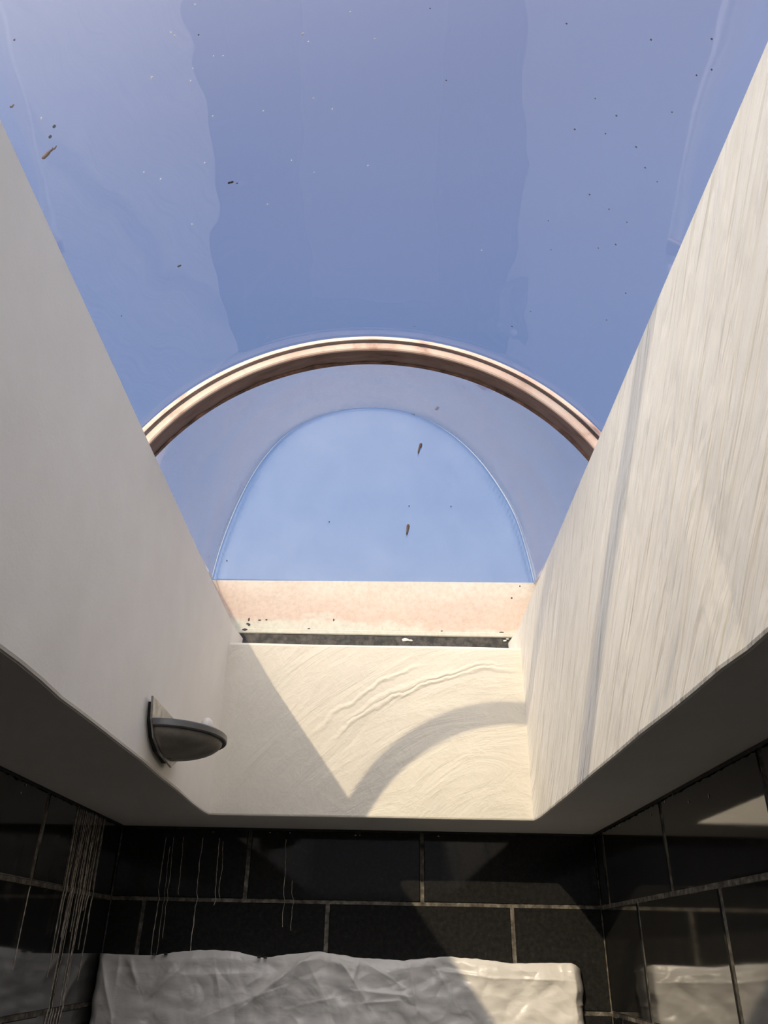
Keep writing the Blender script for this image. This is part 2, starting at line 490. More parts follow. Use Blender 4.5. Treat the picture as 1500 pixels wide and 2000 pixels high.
def outer_pt(p):
    x, y = p
    if y >= 2.655 or y <= Y0 + 1e-4:
        yy = YW + .02 if y > 0 else YR - .02
        if x < -.5: return (XL - .02, yy)
        if x > .44: return (XR + .02, yy)
        return (x, yy)
    return (XL - .02, y) if x < 0 else (XR + .02, y)
rings = [
    [bm.verts.new((*offset_pt(q, .0056), HC + CT)) for q in inner],
    [bm.verts.new((*offset_pt(q, .0056), HC)) for q in inner],
    [bm.verts.new((*outer_pt(q), HC)) for q in inner],
    [bm.verts.new((*outer_pt(q), HC + CT)) for q in inner]]
for a, b_ in zip(rings, rings[1:] + rings[:1]):
    n = len(a)
    for i in range(n):
        j = (i + 1) % n
        try: bm.faces.new((a[i], a[j], b_[j], b_[i]))
        except ValueError: pass
bmesh.ops.recalc_face_normals(bm, faces=bm.faces)
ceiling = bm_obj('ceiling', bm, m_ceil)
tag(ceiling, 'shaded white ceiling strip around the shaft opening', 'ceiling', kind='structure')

# ------------------------------------------------------------------ tiled room walls
GZ0 = .137          # height of the first joint under the ceiling
PZ = .303
GAP = .012
def rows():
    out = [(GZ0 + GAP / 2, HC - .004)]
    z = GZ0
    while z > ZF + .02:
        out.append((max(z - PZ, ZF) + GAP / 2, z - GAP / 2)); z -= PZ
    return out
def tile_mesh(w, h, d, bv=.0025):
    bm = bmesh.new()
    # back at y=d, face at y=0
    r = [[(0, d, 0), (w, d, 0), (w, d, h), (0, d, h)], [(0, bv, 0), (w, bv, 0), (w, bv, h), (0, bv, h)], [(bv, 0, bv), (w - bv, 0, bv), (w - bv, 0, h - bv), (bv, 0, h - bv)]]
    R3 = [[bm.verts.new(v) for v in q] for q in r]
    for a, b_ in zip(R3, R3[1:]):
        for i in range(4): bm.faces.new((a[i], a[(i + 1) % 4], b_[(i + 1) % 4], b_[i]))
    bm.faces.new(R3[2])
    bmesh.ops.recalc_face_normals(bm, faces=bm.faces)
    me = bpy.data.meshes.new('tile'); bm.to_mesh(me); bm.free(); me.materials.append(m_tile)
    return me
tile_cache = {}
rng = random.Random(4)
def place_tiles(parent, j_even, j_odd, lo, hi, frame, vgap=GAP + .002):
    """frame(u, d, z) -> matrix whose origin is the tile's lower left corner"""
    for ri, (z0, z1) in enumerate(rows()):
        js = sorted(j for j in (j_even if ri % 2 == 0 else j_odd) if lo + .03 < j < hi - .03)
        e = [lo] + js + [hi]
        for k in range(len(e) - 1):
            a = e[k] + (vgap / 2 if k > 0 else .002); c = e[k + 1] - (vgap / 2 if k < len(e) - 2 else .002)
            key = (round(c - a, 3), round(z1 - z0, 3))
            if key not in tile_cache: tile_cache[key] = tile_mesh(key[0], key[1], .009)
            o = link('tile', tile_cache[key], None, parent)
            o.matrix_world = frame(a, c, z0, rng.uniform(-.0008, .0008))
def fr_back(a, c, z, d): return Matrix.Translation((a, YW - .009 + .0 + d, z))
def fr_left(a, c, z, d):   # face looks to +x ; local x runs along +y
    return Matrix.Translation((XL + .009 + d, a, z)) @ Matrix.Rotation(math.radians(90), 4, 'Z')
def fr_right(a, c, z, d):  # face looks to -x ; local x runs along -y
    return Matrix.Translation((XR - .009 + d, c, z)) @ Matrix.Rotation(math.radians(-90), 4, 'Z')
G = .0045   # grout face sits this far behind the tile faces
def room_wall(name, label, x0, x1, y0, y1, m):
    V, Fc = box_vf(x0, x1, y0, y1, ZF, HC - .001)
    o = mesh_obj(name, V, Fc, m)
    return tag(o, label, 'wall', kind='structure')
w_back = room_wall('wall_back', 'black tiled end wall behind the wrapped plastic sheeting', XL - .1, XR + .1, YW - .009 + G, YW + .1, m_grout)
w_left = room_wall('wall_left', 'black tiled side wall with pale limescale runs', XL - .1, XL + .009 - .0028, YR, YW + .05, m_grout)
w_right = room_wall('wall_right', 'black tiled side wall mirroring the wrapped plastic', XR - .009 + .0028, XR + .1, YR, YW + .05, m_grout)
w_rear = room_wall('wall_front', 'dark wall behind the viewer', XL - .1, XR + .1, YR - .1, YR, m_dark)
place_tiles(w_back, [-.468 + .6 * i for i in range(-1, 3)], [-.806 + .62 * i for i in range(0, 3)], XL + .010, XR - .010, fr_back)
place_tiles(w_left, [2.265 - .63 * i for i in range(0, 7)], [2.58 - .63 * i for i in range(-1, 7)], YR, YW - .010, fr_left, .022)
place_tiles(w_right, [2.215 - .632 * i for i in range(-1, 7)], [2.534 - .63 * i for i in range(-1, 7)], YR, YW - .010, fr_right, .022)
V, Fc = box_vf(XL - .1, XR + .1, YR - .1, YW + .1, ZF - .1, ZF)
fl = mesh_obj('floor', V, Fc, m_floor); tag(fl, 'grey floor below the view', 'floor', kind='structure')

# limescale runs down the left wall and part of the back wall (thin crusts on the tile faces)
def run_crust(name, pts, w, parent, axis):
    """ribbon following pts [(u, z)], raised off the tile face"""
    V = []; Fc = []
    for i, (u, z) in enumerate(pts):
        ww = w * (0.6 + .5 * rng.random())
        for du, dd in ((-ww, .0), (0, .0012), (ww, .0)):
            if axis == 'L': V.append((XL + .009 + .0009 + dd, u + du, z))
            else: V.append((u + du, YW - .009 - .0009 - dd, z))
        if i:
            k = 3 * i
            Fc += [(k - 3, k - 2, k + 1, k), (k - 2, k - 1, k + 2, k + 1)]
    o = mesh_obj(name, V, Fc, m_lime, parent)
    return o
def run_pts(u0, z0, z1, drift, wob, ph):
    n = 26; P = []
    for i in range(n + 1):
        t = i / n; z = lerp(z0, z1, t)
        u = u0 + drift * t + wob * noise.noise(Vector((ph, z * 14, 0))) + wob * .4 * noise.noise(Vector((ph, z * 45, 3)))
        for gz in (GZ0, GZ0 - PZ):
            if abs(z - gz) < .02: u += .006 * (1 - abs(z - gz) / .02)
        P.append((u, z))
    return P
ri = 0
for k in range(19):
    u = 2.49 + .27 * (k + rng.uniform(-.4, .4)) / 18
    z1 = -.165 if k in (5, 7, 10, 11, 13) else rng.uniform(-.12, .1)
    run_crust('limescale_run', run_pts(u, HC - .006, z1, rng.uniform(-.01, .02), .006, k * 3.1), (rng.choice([.0012, .0018, .0024]) if 5 <= k <= 13 else .0008), w_left, 'L')
for k in range(6):
    u = 2.56 + .022 * k
    run_crust('limescale_run', run_pts(u, -.16, -.32, .0, .004, 50 + k), .003, w_left, 'L')
run_crust('limescale_run', run_pts(2.262, .128, -.06, .004, .002, 80), .0022, w_left, 'L')
for x, z0, z1, w in ((-.763, .33, -.03, .0011), (-.735, .33, .02, .0009), (-.745, .3, -.06, .0008), (-.70, .33, .15, .0009), (-.635, .33, -.02, .0013), (-.575, .33, .12, .001), (-.56, .32, .14, .0009), (-.34, .33, .06, .0009), (-.31, .2, .05, .0008)):
    run_crust('limescale_run', run_pts(x, z0, z1, .006, .005, x * 40), w, w_back, 'B')

# ragged dark sealant and paint flecks where tiles meet the ceiling
def ragged(name, a, b, fn, parent):
    n = int((b - a) / .012); V = []; Fc = []
    for i in range(n + 1):
        u = lerp(a, b, i / n)
        hgt = .005 + .006 * max(0, noise.noise(Vector((u * 30, 0, 5)))) + .003 * rng.random()
        V += [fn(u, 0, 0), fn(u, .006, 0), fn(u, .003, hgt)]
        if i:
            k = 3 * i
            for c in range(3): Fc.append((k - 3 + c, k - 3 + (c + 1) % 3, k + (c + 1) % 3, k + c))
    o = mesh_obj(name, V, Fc, m_line, parent)
    return o
ragged('sealant_bead', XL + .01, XR - .01, lambda u, d, h: (u, YW - .0095 - d, HC - .0005 - h), w_back)
ragged('sealant_bead', YR, YW - .02, lambda u, d, h: (XL + .0095 + d, u, HC - .0005 - h), w_left)
ragged('sealant_bead', YR, YW - .02, lambda u, d, h: (XR - .0095 - d, u, HC - .0005 - h), w_right)
def fleck(parent, loc, s):
    bm = bmesh.new()
    bmesh.ops.create_icosphere(bm, subdivisions=1, radius=1)
    bmesh.ops.scale(bm, vec=s, verts=bm.verts); bmesh.ops.translate(bm, vec=loc, verts=bm.verts)
    return bm_obj('paint_fleck', bm, m_fleck, parent)
for y, z, s in ((2.0, .325, .004), (1.87, .317, .005), (2.17, .352, .004), (2.3, .338, .004), (2.62, .352, .003), (2.1, .357, .004)):
    fleck(w_right, (XR - .010, y, z), (.001, s * .6, s))
for x, z, s in ((-.40, .352, .003), (-.375, .35, .002), (-.33, .352, .003), (-.1, .348, .004), (-.085, .349, .003), (-.6, .35, .002), (.19, .35, .004)):
    fleck(w_back, (x, YW - .011, z), (s, .001, s * .5))
for y, z, s in ((2.10, .352, .003), (2.08, .33, .003)):
    fleck(w_left, (XL + .011, y, z), (.001, s, s))

# ------------------------------------------------------------------ barrel skylight
sky = empty('window_1', (CX, 1.0, HS))
tag(sky, 'clear barrel vault skylight over the white shaft', 'skylight', kind='structure')
def part(o):
    o.parent = sky; o.matrix_parent_inverse = Matrix.Translation(sky.location).inverted(); return o

def hoop_at(y):
    """centre height, radius of the skin at depth y"""
    if y >= RIBS[2]: return HOOP[2]
    if y <= RIBS[1]: return HOOP[1]
    t = (y - RIBS[1]) / (RIBS[2] - RIBS[1]); t = t * t * (3 - 2 * t) * .4 + t * .6
    return (lerp(HOOP[1][0], HOOP[2][0], t), lerp(HOOP[1][1], HOOP[2][1], t))
def arc(cz, R, n):
    lo = math.asin((HS - cz) / R)
    return [(CX - R * math.cos(lerp(lo, math.pi - lo, i / n)), cz + R * math.sin(lerp(lo, math.pi - lo, i / n))) for i in range(n + 1)]
def solve(f, a, b):
    fa = f(a)
    for _ in range(50):
        m_ = .5 * (a + b); fm = f(m_)
        if (fm > 0) == (fa > 0): a, fa = m_, fm
        else: b = m_
    return .5 * (a + b)
def skin_gap(p, off=0.0):
    cz, R = hoop_at(p[1]); return math.hypot(p[0] - CX, p[2] - cz) - (R + off)

def shell(name, profiles, th, m):
    """profiles: list of (y, [(x,z)...]) ; a closed sheet of thickness th"""
    V = []; Fc = []
    n = len(profiles[0][1]); k = len(profiles)
    def normals(P):
        N = []
        for i in range(n):
            a = P[max(0, i - 1)]; b = P[min(n - 1, i + 1)]
            d = Vector((b[0] - a[0], b[1] - a[1])); d.normalize()
            N.append((-d.y, d.x))
        return N
    for side in (0, 1):
        for y, P in profiles:
            N = normals(P)
            for (x, z), (nx, nz) in zip(P, N): V.append((x + nx * th * side, y, z + nz * th * side))
    off = n * k
    for i in range(k - 1):
        for j in range(n - 1):
            a = i * n + j
            Fc.append((a, a + 1, a + n + 1, a + n)); Fc.append((off + a, off + a + n, off + a + n + 1, off + a + 1))
    for j in range(n - 1):
        Fc.append((j, off + j, off + j + 1, j + 1)); e = (k - 1) * n + j
        Fc.append((e, e + 1, off + e + 1, off + e))
    for i in range(k - 1):
        a = i * n; Fc.append((a, a + n, off + a + n, off + a)); b = i * n + n - 1
        Fc.append((b, off + b, off + b + n, b + n))
    o = mesh_obj(name, V, Fc, m, None, True)
    return part(o)

NA = 96
th = .004
for k in (0, 1):
    ya, yb = RIBS[k] + RW / 2 + .001, RIBS[k + 1] + RW / 2
    P_ = []
    for i in range(21):
        y = lerp(ya, yb, i / 20); P_.append((y, arc(*hoop_at(y), NA)))
    shell('dome_panel', P_, th, m_acryl)
prof = arc(*HOOP[2], NA)
prof0 = arc(*HOOP[0], NA)

# flared end section: from the last rib out to the end pane
TYM = [(-.672, 1.226), (-.668, 1.27), (-.655, 1.359), (-.636, 1.45), (-.602, 1.579), (-.545, 1.734), (-.46, 1.872), (-.355, 1.965), (-.229, 2.022), (-.086, 2.043),
       (.058, 2.026), (.168, 1.977), (.275, 1.893), (.378, 1.769), (.464, 1.611), (.509, 1.494), (.539, 1.348), (.551, 1.27), (.556, 1.226)]
def resample(P, n):
    # Catmull-Rom through the points, then equal arc lengths
    Q = []
    for i in range(len(P) - 1):
        p0 = Vector(P[max(0, i - 1)]); p1 = Vector(P[i]); p2 = Vector(P[i + 1]); p3 = Vector(P[min(len(P) - 1, i + 2)])
        for k in range(8):
            t = k / 8
            Q.append(.5 * ((2 * p1) + (-p0 + p2) * t + (2 * p0 - 5 * p1 + 4 * p2 - p3) * t * t + (-p0 + 3 * p1 - 3 * p2 + p3) * t ** 3))
    Q.append(Vector(P[-1]))
    L = [0]
    for a, b in zip(Q, Q[1:]): L.append(L[-1] + (b - a).length)
    out = []; j = 0
    for i in range(n + 1):
        s = L[-1] * i / n
        while j < len(L) - 2 and L[j + 1] < s: j += 1
        t = (s - L[j]) / max(1e-9, L[j + 1] - L[j])
        q = Q[j].lerp(Q[j + 1], min(1, t)); out.append((q.x, q.y))
    return out
tym = resample(TYM, NA)
for _ in range(6):
    tym = [tym[0]] + [(.25 * tym[i - 1][0] + .5 * tym[i][0] + .25 * tym[i + 1][0], .25 * tym[i - 1][1] + .5 * tym[i][1] + .25 * tym[i + 1][1]) for i in range(1, NA)] + [tym[-1]]
loft = []
for i in range(15):
    s = i / 14
    y = lerp(RIBS[2] + RW / 2 + .001, YK, s)
    e = s * (.75 + .25 * s)
    loft.append((y, [(lerp(a[0], b[0], e), lerp(a[1], b[1], e)) for a, b in zip(prof, tym)]))
shell('dome_end_panel', loft, th, m_acryl_end)
# flat clear end pane
n = len(tym)
V = [(x, YK + .002, z) for x, z in tym] + [(x, YK + .007, z) for x, z in tym]
Fc = [tuple(range(n)), tuple(range(2 * n - 1, n - 1, -1))] + [(i, (i + 1) % n, n + (i + 1) % n, n + i) for i in range(n)]
part(mesh_obj('end_pane', V, Fc, m_pane))
# near end pane, behind the viewer
V = [(x, RIBS[0] - .01, z) for x, z in prof0] + [(x, RIBS[0] - .005, z) for x, z in prof0]
n = len(prof)
Fc = [tuple(range(n)), tuple(range(2 * n - 1, n - 1, -1))] + [(i, (i + 1) % n, n + (i + 1) % n, n + i) for i in range(n)]
part(mesh_obj('end_pane', V, Fc, m_pane))

def tube_along(name, pts, rad, m, seg=6):
    secs = []
    for i, p in enumerate(pts):
        p = Vector(p); t = (Vector(pts[min(i + 1, len(pts) - 1)]) - Vector(pts[max(i - 1, 0)])).normalized()
        up = Vector((0, 1, 0)) if abs(t.y) < .9 else Vector((1, 0, 0))
        a = t.cross(up).normalized(); b_ = a.cross(t).normalized()
        r = rad[i] if isinstance(rad, (list, tuple)) else rad
        secs.append([p + a * math.cos(2 * math.pi * k / seg) * r + b_ * math.sin(2 * math.pi * k / seg) * r for k in range(seg)])
    V, Fc = sweep(secs)
    return mesh_obj(name, V, Fc, m, None, True)
part(tube_along('edge_strip', [(x, YK - .003, z) for x, z in tym], .0022, m_edge))

def rib(y0, CZ, RS, skew):
    """frame hoop: inner band under the skin, cap over it, gasket lines and sealant"""
    lo = math.asin((HS - CZ) / RS) - .01
    A = [lerp(lo, math.pi - lo, i / NA) for i in range(NA + 1)]
    def hoop(name, sec, m, wob=0, smooth=False):
        secs = []
        for i, a in enumerate(A):
            w = wob * noise.noise(Vector((i * .35, y0, 1)))
            secs.append([(CX - (r + w) * math.cos(a), y - skew * r * math.cos(a), CZ + (r + w) * math.sin(a)) for r, y in sec])
        V, Fc = sweep(secs)
        return part(mesh_obj(name, V, Fc, m))
    ri, ro = RS - .021, RS + .020
    body = hoop('rib', [(RS - .0015, y0 + .008), (ri, y0 + .008), (ri - .001, y0 + .025), (ri, y0 + RW), (RS - .0015, y0 + RW)], m_soffit_shade)
    face = hoop('rib_face', [(RS - .0015, y0), (ri + .002, y0), (ri - .0015, y0 + .002), (ri - .0015, y0 + .007), (RS - .0015, y0 + .0079)], m_rib)
    face['label'] = 'cream front lip of the hoop'
    cap = hoop('rib_cap', [(RS + th + .001, y0 - .002), (ro, y0 + .004), (ro + .002, y0 + RW / 2), (ro, y0 + RW - .004), (RS + th + .001, y0 + RW + .002)], m_rib)
    g = hoop('gasket', [(RS - .0032, y0 - .0014), (RS - .0010, y0 - .0014), (RS - .0010, y0 + .001), (RS - .0032, y0 + .001)], m_line)
    # ragged brown sealant along the far lower edge
    secs = []
    for i, a in enumerate(A):
        w = .007 + .009 * max(0, noise.noise(Vector((i * .16, y0, 4)))) + .003 * noise.noise(Vector((i * .9, y0, 9)))
        secs.append([(CX - r * math.cos(a), y - skew * r * math.cos(a), CZ + r * math.sin(a)) for r, y in ((ri + .004, y0 + RW - w), (ri - .0022, y0 + RW - w), (ri - .0026, y0 + RW + .001), (RS - .003, y0 + RW + .0025), (RS - .003, y0 + RW - .002))])
    V, Fc = sweep(secs)
    part(mesh_obj('sealant', V, Fc, m_seal))
for y, (cz, R), sk_ in zip(RIBS, HOOP, SKEW): rib(y, cz, R, sk_)

# side upstands under the flared end section, base frame strips along the sides
for sgn in (0, -1):
    secs = []
    for i in range(13):
        y, P = loft[min(14, i + 2)] if i < 12 else loft[14]
        x, z = P[sgn]
        dx = .012 if sgn == 0 else -.012
        secs.append([(x - dx * .3, y, HS - .004), (x - dx * .3, y, z + .002), (x - dx * 2, y, z + .002), (x - dx * 2, y, HS - .004)])
    V, Fc = sweep(secs)
    part(mesh_obj('side_upstand', V, Fc, m_kerb))
for sgn in (-1, 1):
    secs = []
    for i in range(31):
        y = lerp(RIBS[0] - .03, RIBS[2] + .10, i / 30)
        cz, R = hoop_at(y); hw = math.sqrt(R * R - (HS - cz) ** 2)
        xi = -.62 if sgn < 0 else .53
        xo = CX + sgn * (hw + .035)
        secs.append([(xi, y, HS - .03), (xi, y, HS + .001), (CX + sgn * (hw - .002), y, HS + .001), (CX + sgn * (hw + .010), y, HS + .02), (xo, y, HS + .02), (xo, y, HS - .03)])
    V, Fc = sweep(secs)
    part(mesh_obj('base_frame', V, Fc, m_kerb))
part(box('base_frame', -.76, .68, RIBS[0] - .03, Y0 - .02, HS - .06, HS - .031, m_kerb, None, .003))

# end kerb: stained board, pale lip and black bitumen strip below
def kerb_top(x): return 1.2265 + .0095 * (x + .06)
secs = [[(x, YK, 1.026), (x, YK, kerb_top(x) - .003), (x, YK + .004, kerb_top(x)), (x, YK + .04, kerb_top(x)), (x, YK + .04, 1.026)] for x in [lerp(-.80, .68, i / 24) for i in range(25)]]
V, Fc = sweep(secs)
part(mesh_obj('kerb_board', V, Fc, m_kerb))
box_lip = box('kerb_lip', -.80, .68, YK - .006, YK + .03, 1.008, 1.026, m_kerb, None, .003); part(box_lip)
secs = [[(x, YK - .002 + .0012 * math.sin(x * 40), HB - .01), (x, YK - .002 + .0012 * math.sin(x * 31 + 1), 1.006 + .0015 * math.sin(x * 23)), (x, YK + .03, 1.008), (x, YK + .03, HB - .01)] for x in [lerp(-.60, .52, i / 60) for i in range(61)]]
V, Fc = sweep(secs)
kb = part(mesh_obj('bitumen_strip', V, Fc, m_black))
for x, z, s in ((.065, .992, .014), (.085, .990, .008), (.43, .995, .007), (.44, 1.002, .006)):
    bm = bmesh.new(); bmesh.ops.create_icosphere(bm, subdivisions=2, radius=1)
    for v in bm.verts: v.co += v.co * .35 * noise.noise(v.co * 2.1 + Vector((x * 50, 0, 0)))
    bmesh.ops.scale(bm, vec=(s, .002, s * .45), verts=bm.verts); bmesh.ops.translate(bm, vec=(x, YK - .004, z), verts=bm.verts)
    f = bm_obj('paint_fleck', bm, m_fleck); part(f)
# small dark chips on the kerb board
def blob(bm, loc, s, axis_n=None):
    r = bmesh.ops.create_icosphere(bm, subdivisions=1, radius=1)
    q = Vector((0, 0, 1)).rotation_difference(axis_n) if axis_n else None
    for v in r['verts']:
        c = Vector((v.co.x * s[0], v.co.y * s[1], v.co.z * s[2]))
        if q: c = q @ c
        v.co = c + Vector(loc)
bm = bmesh.new()
for x, z, a, c in ((-.515, 1.062, .004, .008), (-.518, 1.045, .006, .004), (-.512, 1.041, .005, .006), (-.475, 1.06, .007, .003), (-.45, 1.062, .005, .003), (-.20, 1.066, .003, .006), (.466, 1.166, .004, .004), (-.525, 1.02, .012, .005), (.42, 1.028, .01, .003), (-.29, 1.03, .006, .002), (.2, 1.03, .005, .002), (.5, 1.215, .003, .004)):
    blob(bm, (x, YK - .0005 if z > 1.027 else YK - .0065, z), (a, .001, c))
dk = bm_obj('dirt_chips', bm, m_speck_d); dk['kind'] = 'stuff'; part(dk)

# dust specks on the dome
WH = [(-.4049, .7887, 1.2555, 1.3), (-.3596, .7363, 1.2838, 1.1), (-.3637, .7294, 1.2815, .7), (-.321, .6986, 1.304, .8), (-.1601, .7722, 1.3569, 1.3), (-.1521, .7865, 1.3584, .8),
      (-.1515, .8893, 1.3585, 1), (-.1184, .9129, 1.3633, .8), (-.2422, .9002, 1.3358, .9), (-.328, .8876, 1.3006, .9), (-.3507, .8145, 1.2888, .7), (-.3574, .9719, 1.2851, .9),
      (-.4322, .9703, 1.2358, 1), (-.4534, .943, 1.2189, .9), (-.2598, 1.1012, 1.3298, 1), (-.0541, 1.0358, 1.3679, .8), (-.4029, 1.0911, 1.2569, .8), (-.079, .7413, 1.3669, .7),
      (-.3085, .784, 1.3099, .7), (-.2937, .7874, 1.3164, .7), (-.3434, .7954, 1.2927, .6), (-.2029, 1.0107, 1.3473, .7), (-.1619, 1.0442, 1.3566, .6), (-.0384, .7851, 1.368, .7), (-.55, .77, 1.118, 1), (.19, 1.21, 1.325, .9)]
DK = [(.0537, .7305, 1.361), (.0887, .8493, 1.3548), (.2684, .7123, 1.2889), (.3837, .69, 1.2085), (.4486, .6504, 1.1429), (.4466, .7052, 1.1452), (.4595, .687, 1.1298), (.3679, .8232, 1.2218),
      (.3138, .8766, 1.2617), (.3597, .8609, 1.2285), (.4343, .7736, 1.159), (.4055, .8568, 1.1884), (.4251, .8818, 1.1689), (.4453, .8922, 1.1467), (.3609, .9846, 1.2275), (.3952, .9924, 1.1981),
      (.4253, .9963, 1.1687), (.3969, 1.0827, 1.1966), (.3216, 1.1433, 1.2564), (.4201, 1.0531, 1.174), (.3054, 1.079, 1.2671), (.0557, 1.4892, 1.3607), (.2804, 1.3985, 1.2822),
      (.3113, 1.3287, 1.2633), (.4565, 1.1376, 1.1335), (.4439, 1.2291, 1.1483), (.3326, .811, 1.2487), (-.541, .7922, 1.1305), (-.5492, .803, 1.1202), (-.323, 1.0292, 1.3031), (-.318, 1.0291, 1.3051),
      (-.3096, 1.0351, 1.3094), (-.4438, 1.1735, 1.2268), (-.4418, 1.1735, 1.2278), (-.5517, 1.2042, 1.1169), (-.3247, .7445, 1.3022), (-.5459, .6532, 1.1244)]
def on_skin(x, y, z, off):
    """the point of the skin (or just above it) seen along the sight line through (x, y, z), and the skin's normal"""
    v = Vector((x, y, z))
    k = solve(lambda k: skin_gap(v * k, off), .5, 1.6)
    q = v * k; cz, R = hoop_at(q.y)
    return q, Vector((q.x - CX, 0, q.z - cz)).normalized()
bm = bmesh.new()
for x, y, z, s in WH:
    p, n = on_skin(x, y, z, th + .0008); blob(bm, p, (.0021 * s, .0021 * s, .0008), n)
o = bm_obj('white_specks', bm, m_speck_w); o['kind'] = 'stuff'; part(o)
bm = bmesh.new()
for i, (x, y, z) in enumerate(DK):
    s = 1.9 if 27 <= i <= 33 and i not in (31,) else rng.uniform(.7, 1.1)
    p, n = on_skin(x, y, z, th + .0008); blob(bm, p, (.0021 * s, .0016 * s, .0008), n)
for x, z in ((-.6248, 1.3018), (.0786, 1.5582), (.2471, 1.559), (-.2382, 1.4798), (.0931, 2.0137), (.0843, 2.0216), (.10, 2.01)):
    blob(bm, (x, YK + .0012, z), (.003, .001, .004))
# bits of litter on the crown of the dome whose shadows fall low on the sunlit wall
for wy, wz, ln in ((1.292, .432, .048), (1.397, .391, .03)):
    w = Vector((.4797, wy, wz)); k = solve(lambda k: skin_gap(w - SUN * k, th + .004), .3, 2.5)
    q = w - SUN * k; cz, R = hoop_at(q.y)
    blob(bm, q, (ln * .7, .008, .004), Vector((q.x - CX, 0, q.z - cz)).normalized())
o = bm_obj('dark_specks', bm, m_speck_d); o['kind'] = 'stuff'; part(o)

# roof deck around the shaft: keeps daylight out of the room except through the opening
RZ0, RZ1 = .80, .90
for nm, (x0, x1, y0, y1) in (('left', (-2.2, -.664, Y0 - 1.2, 4.0)), ('right', (.585, 2.2, Y0 - 1.2, 4.0)), ('back', (-.665, .585, YK + .05, 4.0)), ('front', (-.665, .585, Y0 - 1.2, Y0 - .12))):
    V, Fc = box_vf(x0, x1, y0, y1, RZ0, RZ1)
    o = mesh_obj('roof_' + nm, V, Fc, m_roof); tag(o, 'flat grey roof deck beside the skylight, ' + nm + ' part', 'roof', kind='structure')

# ------------------------------------------------------------------ twigs caught on the skylight
def twig(label, pts, rad, side=None):
    o = tube_along('dead_twig', pts, rad, m_twig, 7)
    if side:
        s = tube_along('side_shoot', side[0], side[1], m_twig, 6); s.parent = o
    return tag(o, label, 'twig', 'dead twigs on the skylight')
yk = YK - .004
twig('short dark twig with a knobbly top high on the clear end pane', [(.1285, yk, 1.858), (.1265, yk, 1.850), (.1240, yk, 1.840), (.1205, yk, 1.833), (.1185, yk, 1.822), (.1165, yk, 1.809)], [.004, .007, .0065, .0038, .0042, .003])
twig('short dark twig with a knobbly top low on the clear end pane', [(.0755, yk, 1.471), (.0750, yk, 1.464), (.0730, yk, 1.453), (.0715, yk, 1.440), (.0695, yk, 1.426)], [.004, .0075, .0055, .0045, .003])
def sk(x, y, z, r=th + .003): return on_skin(x, y, z, r)[0]
twig('forked brown twig lying on the dome above the shaded left wall',
     [sk(-.5655, .8260, 1.0984), sk(-.5640, .8265, 1.1004), sk(-.5590, .8250, 1.1075), sk(-.5555, .8235, 1.1121), sk(-.5525, .8235, 1.1165), sk(-.5515, .8205, 1.1180)], [.0018, .0028, .0030, .0020, .0018, .0009],
     ([sk(-.5513, .8245, 1.1180), sk(-.5490, .8235, 1.1205), sk(-.5465, .8215, 1.1240)], [.0010, .0014, .0006]))
twig('pale brown scrap of twig at the far left edge of the dome', [sk(-.5745, .7300, 1.0858), sk(-.5726, .7310, 1.0882), sk(-.5700, .7300, 1.0920)], [.0010, .0018, .0010])

# ------------------------------------------------------------------ wall lamp
lamp = empty('wall_lamp', (-.557, 1.96, .45))
tag(lamp, 'small grey metal uplighter with half bowl on the shaded shaft wall', 'lamp')
def lpart(o):
    o.parent = lamp; o.matrix_parent_inverse = Matrix.Translation(lamp.location).inverted(); return o
xw = -.5575
def plate_prism(name, P, x0, x1, m, bv=0.0):
    bm = bmesh.new()
    A = [bm.verts.new((x0, y, z)) for y, z in P]; B = [bm.verts.new((x1, y, z)) for y, z in P]
    bm.faces.new(A); bm.faces.new(B)
    for i in range(len(P)): bm.faces.new((A[i], A[(i + 1) % len(P)], B[(i + 1) % len(P)], B[i]))
    bmesh.ops.recalc_face_normals(bm, faces=bm.faces)
    if bv: bmesh.ops.bevel(bm, geom=bm.edges[:], offset=bv, segments=1, affect='EDGES')
    return lpart(bm_obj(name, bm, m))
PL = [(1.782, .500), (1.80, .452), (1.84, .418), (1.91, .396), (2.03, .388), (2.09, .418), (2.125, .452), (2.14, .500)]
plate_prism('back_plate', PL, xw + .018, xw + .023, m_metal, .001)
PB = [(lerp(1.96, y, .86), lerp(.448, z, .86)) for y, z in PL]
plate_prism('back_box', PB, xw - .004, xw + .018, m_lampback)
# half bowl
YC, AY, AX, ZR = 1.965, .150, .137, .449
NB, MB = 28, 10
V = []; Fc = []
for j in range(MB + 1):
    ph = math.pi / 2 * j / MB
    for i in range(NB + 1):
        th_ = math.pi * i / NB
        V.append((xw + .023 + AX * .93 * math.sin(th_) * math.cos(ph), YC - AY * .93 * math.cos(th_) * math.cos(ph), ZR - .004 - .042 * math.sin(ph)))
for j in range(MB):
    for i in range(NB):
        a = j * (NB + 1) + i; Fc.append((a, a + 1, a + NB + 2, a + NB + 1))
bowl = mesh_obj('bowl', V, Fc, m_bowl, None, True)
bowl.modifiers.new('thickness', 'SOLIDIFY').thickness = -.004
lpart(bowl)
